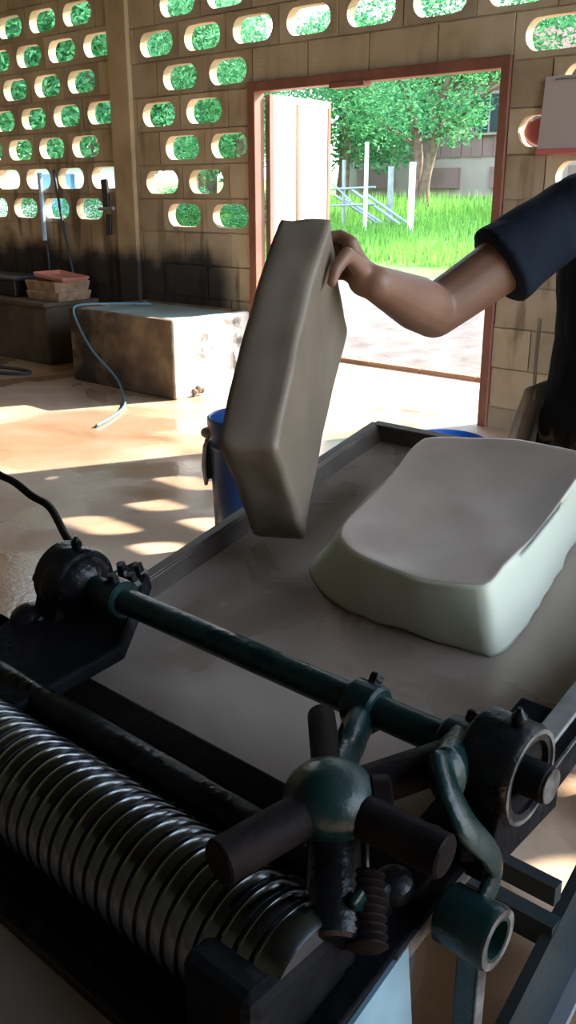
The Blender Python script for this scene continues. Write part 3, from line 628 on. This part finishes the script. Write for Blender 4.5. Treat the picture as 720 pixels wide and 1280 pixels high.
# drive shaft
SY, SZ = .65, .850
xcyl(-.985, -.30, SY, SZ, .0165).build('shaft', M['green'], mg, smooth=True)
def collar(x, wdt, r, bolt_dir=(0, .5, .85)):
    c = MB().lathe(W((x-wdt/2, SY, SZ)), XX, [(0, k_(r-.003)), (k_(.003), k_(r)), (k_(wdt-.003), k_(r)), (k_(wdt), k_(r-.003))], 24).build('collar', M['green'], mg, smooth=True)
    d = V(bolt_dir).normalized(); p = V((x, SY, SZ))+d*(r-.004)
    MB().lathe(W(p), d, [(0, k_(.008)), (k_(.012), k_(.008)), (k_(.014), k_(.006))], 6).build('bolt', M['iron'], c); return c
collar(-.865, .03, .025, (0, -.2, 1)); collar(-.475, .034, .0245, (0, .55, .8)); collar(-.365, .036, .026, (0, .6, .8))
def pillow(x0, x1, cap):
    pb = MB().lathe(W((x0, SY, SZ)), XX, [(0, k_(.042)), (k_(.005), k_(.047)), (k_(x1-x0-.006), k_(.047)), (k_(x1-x0-.002), k_(.0455)), (k_(x1-x0), k_(.044)), (k_(x1-x0), k_(.034)), (k_(x1-x0-.006), k_(.033)), (k_(x1-x0-.012), k_(.02))], 40).build('pillow_block', M['iron'], mg, smooth=True)
    xm = (x0+x1)/2
    MB().prism([W((x0, SY-.062, .772)), W((x0, SY-.040, SZ-.01)), W((x0, SY+.040, SZ-.01)), W((x0, SY+.075, .80)), W((x0, SY+.075, .775))], XX*k_(x1-x0-.004)).build('foot', M['dull'], pb, bevel=.004)
    for dy in (-.052, .066):
        MB().lathe(W((xm, SY+dy, SZ-.052+dy*.2)), NN, [(0, k_(.011)), (k_(.012), k_(.011)), (k_(.013), k_(.007)), (k_(.026), k_(.007)), (k_(.028), k_(.005))], 6).build('bolt', M['iron'], pb)
    MB().lathe(W((xm+.012, SY, SZ+.045)), (0, 0, 1), [(0, k_(.004)), (k_(.004), k_(.007)), (k_(.010), k_(.0075)), (k_(.014), k_(.004)), (k_(.018), k_(.002))], 10).build('grease_nipple', M['iron'], pb, smooth=True)
    return pb
pr = pillow(-.350, -.296, 0); MB().lathe(W((-.2975, SY, SZ)), XX, [(0, k_(.040)), (k_(.003), k_(.040)), (k_(.003), k_(.044)), (0, k_(.044))], 40, cap=False, closed=True).build('ring', M['bare'], pr, smooth=True)
xcyl(-.32, -.2768, SY, SZ, .0172).build('shaft_stub', M['dull'], pr, smooth=True)
MB().lathe(W((-.2765, SY, SZ)), XX, [(0, k_(.0158)), (k_(.001), k_(.0155))], 24).build('shaft_end', M['bare'], pr)
pl = pillow(-.985, -.930, 1)
MB().ball(W((-.955, SY, SZ-.003)), k_(.046), k_(.049), k_(.049), seg=28, rows=18).build('dome_cap', M['iron'], pl, smooth=2)
MB().ball(W((-.995, SY-.03, SZ+.0)), k_(.008), seg=10, rows=8).build('grease_nipple', M['iron'], pl, smooth=2)
MB().ball(W((-.985, SY-.055, .80)), k_(.026), k_(.026), k_(.024), seg=16, rows=10).build('foot_nut', M['iron'], pl, smooth=2)
for dx, dy in ((-.02, .075), (0, .088), (.02, .06)):
    MB().lathe(W((-.925+dx, SY+dy, .825)), NN, [(0, k_(.012)), (k_(.014), k_(.012)), (k_(.02), k_(.008)), (k_(.03), k_(.007))], 6).build('bolt', M['iron'], pl)
# side frames
fl = tbox(-1.0, -.915, -.34, .14, -.024, -.004).build('side_frame', M['dull'], mg, bevel=.004)
tbox(-.958, -.945, -.34, .14, -.13, -.024).build('web', M['dull'], fl)
fr = tbox(-.385, -.322, -.34, .23, -.022, -.004).build('side_frame', M['dull'], mg, bevel=.003)
tbox(-.350, -.337, -.34, -.085, -.13, -.022).build('web', M['dull'], fr)
tbox(-.3225, -.319, -.095, .215, -.022, -.005).build('edge_strip', M['bare'], fr)
MB().prism([W((-.324, y_, z_)) for y_, z_ in ((.20, .42), (.20, .665), (.435, .735), (.503, .757), (.515, .666), (.53, .42))], XX*k_(.006)).build('side_panel', M['bluepaint'], fr)
for p in ((-.352, .53, .775), (-.35, .585, .785)):
    MB().lathe(W(p), NN, [(0, k_(.017)), (k_(.012), k_(.017)), (k_(.018), k_(.012)), (k_(.021), k_(.004))], 20).build('bolt', M['iron'], fr, smooth=True)
MB().prism([T(*p, .004) for p in ((-.955, .185), (-.905, .165), (-.815, .04), (-.84, -.10), (-1.0, -.14), (-1.0, .02))], NN*k_(.022)).build('keeper_arm', M['dull'], mg, bevel=.006)
bb = tbox(-.345, -.310, .05, .37, -.040, -.001).build('base_bar', M['dull'], mg, bevel=.003)
tbox(-.3105, -.308, .12, .34, -.0035, -.0005).build('scraped_edge', M['bare'], bb)
# roller bearing housing and grime-black keeper by the right frame
hb = wbox(-.42, -.345, .348, .475, .665, .798).build('bearing_housing', M['dull'], mg, bevel=.012)
wbox(-.995, -.925, .36, .50, .70, .80).build('bearing_housing', M['dull'], mg, bevel=.012)
# adjusting handwheel: hub with pipe spokes on a threaded screw
hub = V((-.400, .502, .858))
hw = MB().ball(W(hub), k_(.040), k_(.040), k_(.033), seg=28, rows=16).build('adjusting_wheel', M['green'], mg, smooth=2)
for ang, ln, dz, r in ((133, .128, .0, .0135), (70, .128, .0, .0180), (4, .106, -.004, .0180), (-99, .112, -.004, .0185)):
    a = math.radians(ang); d = V((math.cos(a), math.sin(a), dz/ln)).normalized()
    s_ = MB().lathe(W(hub+d*.02), d, [(0, k_(r)), (k_(ln-.02), k_(r)), (k_(ln-.018), k_(r-.002))], 22).build('spoke', M['rust'], hw, smooth=True)
MB().lathe(W(hub+V((.026, .022, -.004))), V((1, .9, 0)), [(0, k_(.024)), (k_(.014), k_(.024)), (k_(.016), k_(.020))], 20).build('socket', M['rust'], hw, smooth=True)
s0, s1 = hub+V((.004, 0, -.02)), V((-.334, .428, .782)); sdv = s1-s0
MB().lathe(W(s0), sdv, [(0, k_(.023)), (k_(.092), k_(.022)), (k_(.095), k_(.019))], 24).build('screw_sleeve', M['iron'], hw, smooth=True)
for q in (.014, .030): MB().tube([W(s0+sdv.normalized()*t+V((.019-(q-.014)*.1, q-.012, .004))) for t in (.0, .03, .058)], k_(.0035), 8).build('sleeve_highlight', M['bare'], hw, smooth=2)  # bright strips stand in for highlights on the black sleeve
th = []; n = 9
for i in range(n): t = .040+i*.0065; th += [(k_(t), k_(.0125)), (k_(t+.0025), k_(.0165)), (k_(t+.004), k_(.0165)), (k_(t+.0064), k_(.0125))]
MB().lathe(W(s0+V((.020, .014, .0))), sdv, th, 20).build('screw_thread', M['rust'], hw, smooth=True)
MB().obox(W(s1+V((-.004, .035, .03))), (0, 1, .4), (1, 0, 0), (0, -.4, 1), k_(.007), k_(.004), k_(.016)).build('wing', M['green'], hw, bevel=.004)
# lever from the middle collar down to the hub
MB().tube([W(p) for p in spline([(-.475, SY-.004, SZ-.01), (-.462, .615, .842), (-.440, .57, .840), (-.415, .525, .850)], 5)], [k_(.022)]*8+[k_(.020)]*8, 14, flat=((1, .3, 0), .65)).build('lever_arm', M['green'], mg, smooth=2)
# lever from the right collar: curved strap, boss and rod
MB().tube([W(p) for p in spline([(-.365, SY, SZ), (-.350, .61, .862), (-.335, .575, .872)], 4)], k_(.024), 14, flat=((1, 0, .3), .55)).build('lever_arm', M['green'], mg, smooth=2)
MB().tube([W(p) for p in spline([(-.340, .572, .886), (-.320, .556, .872), (-.300, .553, .851), (-.289, .572, .822), (-.287, .580, .798), (-.287, .556, .772)], 5)], [k_(.019-.006*min(1, i/14)) for i in range(26)], 14, flat=((1, .2, .3), .4)).build('lever_strap', M['green'], mg, smooth=2)
bs = MB().lathe(W((-.312, .548, .766)), XX, [(0, k_(.022)), (k_(.003), k_(.026)), (k_(.046), k_(.027)), (k_(.049), k_(.0255)), (k_(.049), k_(.016)), (k_(.035), k_(.015)), (k_(.035), .001)], 32).build('boss', M['green'], mg, smooth=True)
MB().lathe(W((-.2635, .548, .766)), XX, [(0, k_(.019)), (k_(.001), k_(.019)), (k_(.001), k_(.0255)), (0, k_(.0255))], 32, cap=False, closed=True).build('boss_face', M['bare'], bs)
wbox(-.292, -.272, .535, .548, .27, .745).build('pull_rod', M['green'], mg, bevel=.002)
wbox(-.272, -.2705, .535, .548, .27, .745).build('rod_edge', M['bare'], mg)
# out-feed tray below the roller
MB().prism([W((-.93, .372, .676)), W((-.93, .15, .600)), W((-.93, .15, .594)), W((-.93, .372, .670))], XX*k_(.575)).build('outfeed_tray', M['outtray'], mg)
MB().prism([W((-.93, .382, .690)), W((-.93, .345, .680)), W((-.93, .345, .664)), W((-.93, .382, .670))], XX*k_(.575)).build('outfeed_lip', M['iron'], mg, bevel=.004)
wbox(-.93, -.35, .36, .45, .60, .688).build('under_guard', M['dull'], mg, bevel=.004)
# stand
for x, y in ((-.95, .38), (-.95, 1.22), (-.34, 1.22), (-.335, .38)):
    z1 = .78+.231*(y-.58)-.05; p = W((x, y, z1)); MB().box(p.x-.022, p.x+.022, p.y-.022, p.y+.022, 0, p.z).build('leg', M['teal'], mg)
wbox(-.95, -.395, .98, 1.0, .425, .455).build('cross_bar', M['teal'], mg)
wbox(-.95, -.395, .985, 1.012, .345, .385).build('cross_bar', M['teal'], mg)
bdir = V((0, -.87, -.495)); bn_ = V((0, -.495, .87))
MB().obox(W((-.402, 1.02, .295)), XX, bdir, bn_, k_(.008), k_(.24), k_(.082)).build('diagonal_brace', M['teal'], mg)
MB().obox(W((-.385, 1.0575, .216)), XX, bdir, bn_, k_(.012), k_(.24), k_(.008)).build('brace_edge', M['galv'], mg)
wbox(-.95, -.33, 1.13, 1.16, .20, .23).build('cross_bar', M['teal'], mg)
# drive pulley at the far end
MB().lathe(W((-1.060, .517, .719)), XX, [(0, k_(.082)), (0, k_(.103)), (k_(.026), k_(.103)), (k_(.026), k_(.082))], 44, cap=False, closed=True).build('drive_pulley', M['iron'], mg, smooth=True)
xcyl(-1.06, -.94, .517, .719, .02).build('pulley_hub', M['iron'], mg, smooth=True)
for i in range(4):
    a = PI/4+i*PI/2; MB().cyl(W((-1.047, .517, .719)), W((-1.047, .517+.09*math.cos(a), .719+.09*math.sin(a))), k_(.009), seg=8).build('pulley_spoke', M['iron'], mg)
hose('drooping_hose', [W((-.955, .66, .885)), W((-1.0, .672, .893)), W((-1.075, .70, .910)), W((-1.12, .70, .918)), W((-1.18, .695, .935)), W((-1.30, .68, .93)), W((-1.5, .65, .70)), W((-1.55, .62, .25)), V((-1.85, .7, .01)), V((-2.4, .6, .01))], .0065, M['rust'], 'crooked brown cord rising left from the domed end of the mangle', 6)['category'] = 'cord'

# ------------------------------------------------------------------ latex slabs
def ring_resample(pts, n):
    p = [V((x, y, 0)) for x, y in pts]; q = []; m = len(p)
    for i in range(m):
        a, b, c, d = p[i-1], p[i], p[(i+1) % m], p[(i+2) % m]
        for k in range(12):
            t = k/12; s_ = 0.5*((2*b)+(c-a)*t+(2*a-5*b+4*c-d)*t*t+(3*b-a-3*c+d)*t**3); q.append(b.lerp(c, t).lerp(s_, .55))
    Ls = [0]
    for i in range(len(q)): Ls.append(Ls[-1]+(q[(i+1) % len(q)]-q[i]).length)
    r = []
    for k in range(n):
        s_ = Ls[-1]*k/n; i = max(j for j in range(len(q)) if Ls[j] <= s_+1e-9)
        r.append(q[i].lerp(q[(i+1) % len(q)], (s_-Ls[i])/max(1e-9, Ls[i+1]-Ls[i])))
    return r
TOPO = [(-.475, .312), (-.4755, .365), (-.478, .42), (-.493, .58), (-.500, .645), (-.62, .652), (-.752, .61), (-.742, .508), (-.719, .366), (-.700, .325), (-.655, .300), (-.555, .288)]
BOTO = [(-.462, .297), (-.454, .335), (-.456, .38), (-.485, .546), (-.508, .66), (-.63, .672), (-.775, .625), (-.80, .49), (-.787, .356), (-.742, .314), (-.67, .288), (-.575, .290)]
NP = 96; top = ring_resample(TOPO, NP); bot = ring_resample(BOTO, NP)
ctr = sum(top, V((0, 0, 0)))/NP; n0, n1 = -.0295, .056
R = []
R.append([T(*(ctr.lerp(p, .9)).xy, n0) for p in bot])
for f, bul in ((0, 0), (.06, .002), (.2, .002), (.42, .003), (.65, .003), (.85, .001), (.95, -.0005)):
    row = []
    for i in range(NP):
        p = bot[i].lerp(top[i], f**.8); o = (p-ctr).normalized(); g = noise.noise(V((i*.35, f*4, 1)))*.004*(1-f)+bul+(.004*max(0, noise.noise(V((i*.6, 0, 9)))) if f < .1 else 0)
        p = p+o*g; row.append(T(p.x, p.y, n0+(n1-n0)*f+(.002*noise.noise(V((i*.8, 2, 2))) if 0 < f < .1 else 0)))
    R.append(row)
def sag(p):
    q = (p-ctr); e = min(1, (q.length/.17))
    return n1-.011*(1-e*e)+.010*max(0, (p.y-.45)/.2)**2+.003*noise.noise(V((p.x*14, p.y*14, 0)))
for f in (1.0, .985, .96, .9, .8, .65, .48, .3, .14, .03):
    row = []
    for p in top:
        q = ctr.lerp(p, f); z = sag(q)+(-.003 if f == 1.0 else (.0015 if f > .95 else 0)); row.append(T(q.x, q.y, z))
    R.append(row)
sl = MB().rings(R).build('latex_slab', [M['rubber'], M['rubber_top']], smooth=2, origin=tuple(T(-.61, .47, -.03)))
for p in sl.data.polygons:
    if min(p.vertices) >= 9*NP: p.material_index = 1    # roof reflection painted brown on the upper side
tag(sl, 'thick pale latex slab lying flat on the steel tray', 'slab')
# slab held upright
so = V((-.829, .913, .997)); sL = V((-.349, .664, .661)); sW = V((-.311, .583, -.750)); sT = V((-.884, -.468, .003)); dl, dw, dt = .452, .276, .090
hbm = bmesh.new(); nl, nw, ntk = 30, 20, 8
def hp(a, b, c):
    # rounded, slightly bowed box in slab coordinates
    rr = .009; x, y, z = a*dl, b*dw, c*dt
    for _ in (0,):
        cx, cy, cz = min(max(x, rr), dl-rr), min(max(y, rr), dw-rr), min(max(z, rr), dt-rr); d = V((x-cx, y-cy, z-cz))
        if d.length > rr: d = d.normalized()*rr
        x, y, z = cx+d.x, cy+d.y, cz+d.z
    e = abs(2*a-1)
    z += .008*(1-e*e)-.006*(b-.5)**2*4*(a-.3)+.003*noise.noise(V((a*5, b*4, c)))
    y += .010*math.sin(a*PI)*(b)+.0035*noise.noise(V((a*6, 3, c*2)))
    x += .006*noise.noise(V((b*4, c*2, 7)))
    return so+sL*x+sW*y+sT*z
def face_grid(fn, na, nb):
    v = [[hbm.verts.new(fn(i/na, j/nb)) for j in range(nb+1)] for i in range(na+1)]
    for i in range(na):
        for j in range(nb): hbm.faces.new((v[i][j], v[i+1][j], v[i+1][j+1], v[i][j+1]))
for c in (0, 1):
    face_grid(lambda a, b: hp(a, b, c), nl, nw); face_grid(lambda a, b: hp(a, c, b), nl, ntk); face_grid(lambda a, b: hp(c, a, b), nw, ntk)
bmesh.ops.remove_doubles(hbm, verts=hbm.verts, dist=1e-5)
hm = MB(); hm.b.free(); hm.b = hbm
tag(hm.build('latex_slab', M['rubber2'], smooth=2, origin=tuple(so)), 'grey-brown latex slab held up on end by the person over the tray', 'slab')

# ------------------------------------------------------------------ person
pz = V((-.73, 1.89, 0))
pe = empty('person', pz, 'person in navy T-shirt and dark patterned shorts lifting a latex slab with one outstretched hand', 'person')
S, Eb, Wr = V((-.835, 1.775, 1.292)), V((-.985, 1.530, 1.116)), V((-.955, 1.300, 1.186))
pc = lambda x, y, z: pz+V((x, y, z))
bd_ = MB()
# trunk
def torso(mb, lev):
    q = []
    for k in range(len(lev)-1):
        for t in (0, .33, .67): q.append([a+(b-a)*t for a, b in zip(lev[k], lev[k+1])])
    q.append(lev[-1])
    return mb.rings([[pc(rx*math.cos(2*PI*i/28), yo+ry*math.sin(2*PI*i/28), z) for i in range(28)] for z, rx, ry, yo in q])
torso(bd_, [(.78, .13, .09, 0), (.86, .165, .112, 0), (.93, .162, .11, 0), (1.03, .148, .10, 0), (1.14, .160, .105, 0), (1.25, .168, .105, 0), (1.32, .14, .085, .005), (1.37, .07, .06, .01)])
bd_.capsule(pc(0, .01, 1.34), pc(0, -.02, 1.45), .058, .054)
bd_.capsule(pc(-.06, .0, 1.33), S, .062, .056); bd_.capsule(pc(.10, .0, 1.335), pc(.19, -.01, 1.30), .062, .062)
# head
hc = pc(-.01, -.045, 1.545)
bd_.ball(hc, .076, .095, .108, seg=24, rows=16); bd_.ball(hc+V((0, -.03, -.055)), .056, .064, .055, seg=18, rows=10)
bd_.capsule(hc+V((0, -.092, .012)), hc+V((0, -.112, -.022)), .009, .014, 10); bd_.ball(hc+V((0, -.092, -.058)), .026, .012, .012, seg=12, rows=6)
for s_ in (-1, 1): bd_.ball(hc+V((s_*.077, .0, -.005)), .009, .02, .032, seg=10, rows=8)
# right arm (holding), left arm (hanging, slightly bent)
bd_.chain([S, S.lerp(Eb, .5), Eb], [.058, .056, .050]); fm = Eb.lerp(Wr, .35)
bd_.chain([Eb, fm, Wr], [.050, .050, .031])
S2, E2, W2 = pc(.20, -.01, 1.29), pc(.245, -.03, 1.03), pc(.20, -.20, .87)
bd_.chain([S2, S2.lerp(E2, .5), E2], [.055, .052, .043]); bd_.chain([E2, E2.lerp(W2, .35), W2], [.043, .043, .028])
# legs and feet
for s_ in (-1, 1):
    hp_, kn, an = pc(s_*.09, 0, .86), pc(s_*.10, -.02, .46), pc(s_*.11, .02, .085)
    bd_.chain([hp_, hp_.lerp(kn, .5), kn], [.088, .075, .056]); bd_.chain([kn, kn.lerp(an, .3), an], [.055, .056, .036])
    bd_.chain([an+V((0, .02, -.045)), an+V((s_*.01, -.09, -.05)), an+V((s_*.02, -.16, -.058))], [.035, .036, .026])
# holding hand: palm lies on the slab's broad face at its top corner, fingers lap over the end, thumb down the face
nrm = -sT                                             # out of the broad face
ek = lambda b, out=0., up=0.: so+sL*(dl+up)+sW*(dw*b)+nrm*out
palm_c = ek(.42, .030, -.012)
bd_.chain([Wr, Wr.lerp(palm_c, .5)], [.029, .031]); 
for b in (.26, .36, .46, .56):
    bd_.capsule(Wr.lerp(palm_c, .35), ek(b, .026, .008), .020, .0135, 12)
for i, (b, l) in enumerate(((.24, .060), (.345, .070), (.455, .066), (.56, .052))):
    k0 = ek(b, .026, .010); k1 = ek(b, .006, .026); k2 = ek(b, -l*.5, .021); k3 = ek(b, -l, .016)
    bd_.chain([k0, k1, k2, k3], [.0135, .0115, .0102, .0085], 12)
t0 = Wr.lerp(palm_c, .45)+sW*-.012; t1 = ek(.17, .028, -.035); t2 = ek(.16, .016, -.070); t3 = ek(.18, .012, -.095)
bd_.chain([t0, t1, t2, t3], [.017, .0130, .0112, .0090], 12)
# other hand, relaxed
hd = (W2-E2).normalized(); sd_ = V((1, 0, 0)); dn = hd.cross(sd_).normalized(); pc2 = W2+hd*.055
bd_.capsule(W2, pc2, .026, .03)
for i, l in enumerate((.07, .08, .075, .058)):
    a = pc2+sd_*(-.027+.018*i)+hd*.018; bd_.chain([a, a+hd*l*.5-dn*.006, a+hd*l*.78-dn*.022, a+hd*l*.9-dn*.038], [.011, .0095, .0088, .0075], 10)
bd_.chain([W2+hd*.02-sd_*.02, W2+hd*.05-sd_*.045-dn*.01, W2+hd*.085-sd_*.05-dn*.02], [.014, .0115, .009], 10)
body = bd_.build('body', M['skin'], pe, smooth=2)
rm = body.modifiers.new('remesh', 'REMESH'); rm.mode = 'VOXEL'; rm.voxel_size = .0045; rm.use_smooth_shade = True
smo = body.modifiers.new('smooth', 'SMOOTH'); smo.factor = .5; smo.iterations = 5
for b, l, rr in ((.24, .060, 1), (.345, .070, 1), (.455, .066, 1), (.56, .052, 1)): MB().ball(ek(b, -l*.93, .026), .006, .007, .0025, seg=10, rows=6, ax=(sW, nrm, sL)).build('fingernail', M['nail'], body, smooth=2)
for s_ in (-1, 1):
    MB().ball(hc+V((s_*.031, -.083, .012)), .011, .008, .006, seg=12, rows=8).build('eye', M['eye'], body, smooth=2)
    MB().tube([hc+V((s_*.016, -.094, .030)), hc+V((s_*.034, -.092, .035)), hc+V((s_*.052, -.080, .030))], [.003, .004, .002], 6).build('eyebrow', M['hair'], body)
MB().ball(hc+V((0, -.103, -.058)), .021, .006, .0065, seg=12, rows=6).build('mouth', M['lip'], body, smooth=2)
hr = MB(); hr.ball(hc+V((0, .012, .022)), .083, .096, .098, seg=28, rows=16); hr.ball(hc+V((0, .05, -.03)), .07, .058, .06, seg=20, rows=10)
hr.ball(hc+V((0, -.05, .075)), .058, .045, .032, seg=18, rows=10)
hro = hr.build('hair', M['hair'], pe, smooth=2); rm = hro.modifiers.new('remesh', 'REMESH'); rm.mode = 'VOXEL'; rm.voxel_size = .006; rm.use_smooth_shade = True
def cloth(mb, name, mat, vox=.007, amp=.012, sc_=.09):
    o = mb.build(name, mat, pe, smooth=2)
    r_ = o.modifiers.new('remesh', 'REMESH'); r_.mode = 'VOXEL'; r_.voxel_size = vox; r_.use_smooth_shade = True
    s2 = o.modifiers.new('smooth', 'SMOOTH'); s2.factor = .5; s2.iterations = 4
    tx = bpy.data.textures.new(name+'_folds', 'CLOUDS'); tx.noise_scale = sc_; tx.noise_depth = 2
    d_ = o.modifiers.new('folds', 'DISPLACE'); d_.texture = tx; d_.strength = amp; d_.mid_level = .5; d_.texture_coords = 'GLOBAL'
    return o
sh = MB()
torso(sh, [(.86, .178, .128, 0), (.95, .172, .124, 0), (1.04, .166, .118, 0), (1.14, .174, .12, 0), (1.25, .182, .118, 0), (1.33, .155, .098, .005), (1.385, .078, .068, .01)])
sh.capsule(pc(-.05, .0, 1.33), S+V((.01, 0, .005)), .074, .074); sh.capsule(pc(.10, .0, 1.335), pc(.19, -.01, 1.30), .072, .07)
sv = S.lerp(Eb, .54)
sh.lathe(S, sv-S, [(-.05, .050), (-.02, .068), (.0, .072), ((sv-S).length*.6, .076), ((sv-S).length, .083), ((sv-S).length+.002, .060)], 20)
sv2 = S2.lerp(E2, .6)
sh.lathe(S2, sv2-S2, [(-.05, .050), (-.02, .066), (.0, .070), ((sv2-S2).length, .078), ((sv2-S2).length+.002, .058)], 20)
cloth(sh, 't_shirt', M['shirt'])
st_ = MB(); st_.ball(pc(0, 0, .86), .176, .128, .11, seg=24, rows=14)
for s_ in (-1, 1): st_.lathe(pc(s_*.085, 0, .88), V((s_*.02, -.02, -.42)), [(0, .095), (.2, .098), (.40, .090), (.402, .07)], 20)
cloth(st_, 'shorts', M['shorts'], amp=.014)
# translucent plastic hung at the waist
pl_ = MB(); rows_ = []
for i in range(13):
    t = i/12; z = .93-.46*t; row = []
    for j in range(9):
        s_ = j/8-.5; row.append(pc(-.20-.035*math.sin(t*2.2)+.02*math.sin(j*1.9+t*3), -.02+s_*(.10+.07*math.sin(t*PI)), z+.01*math.sin(j*2)))
    rows_.append(row)
pl_.faces([p for r in rows_ for p in r], [(i*9+j, i*9+j+1, (i+1)*9+j+1, (i+1)*9+j) for i in range(12) for j in range(8)])
po = pl_.build('plastic_wrap', M['clear'], pe, smooth=2); po['label'] = 'crumpled whitish plastic hanging at the waist'
sm = po.modifiers.new('thickness', 'SOLIDIFY'); sm.thickness = .002
MB().tube([pc(-.183, -.06, 1.08), pc(-.190, -.05, .98), pc(-.197, -.03, .90)], .004, 6).build('string', M['white_paint'], pe)
for s_ in (-1, 1):
    a = pc(s_*.11, .02, .085)
    MB().obox(a+V((s_*.012, -.06, -.078)), (1, 0, 0), (0, 1, 0), (0, 0, 1), .045, .125, .009).build('sandal', M['sandal'], pe, bevel=.008)
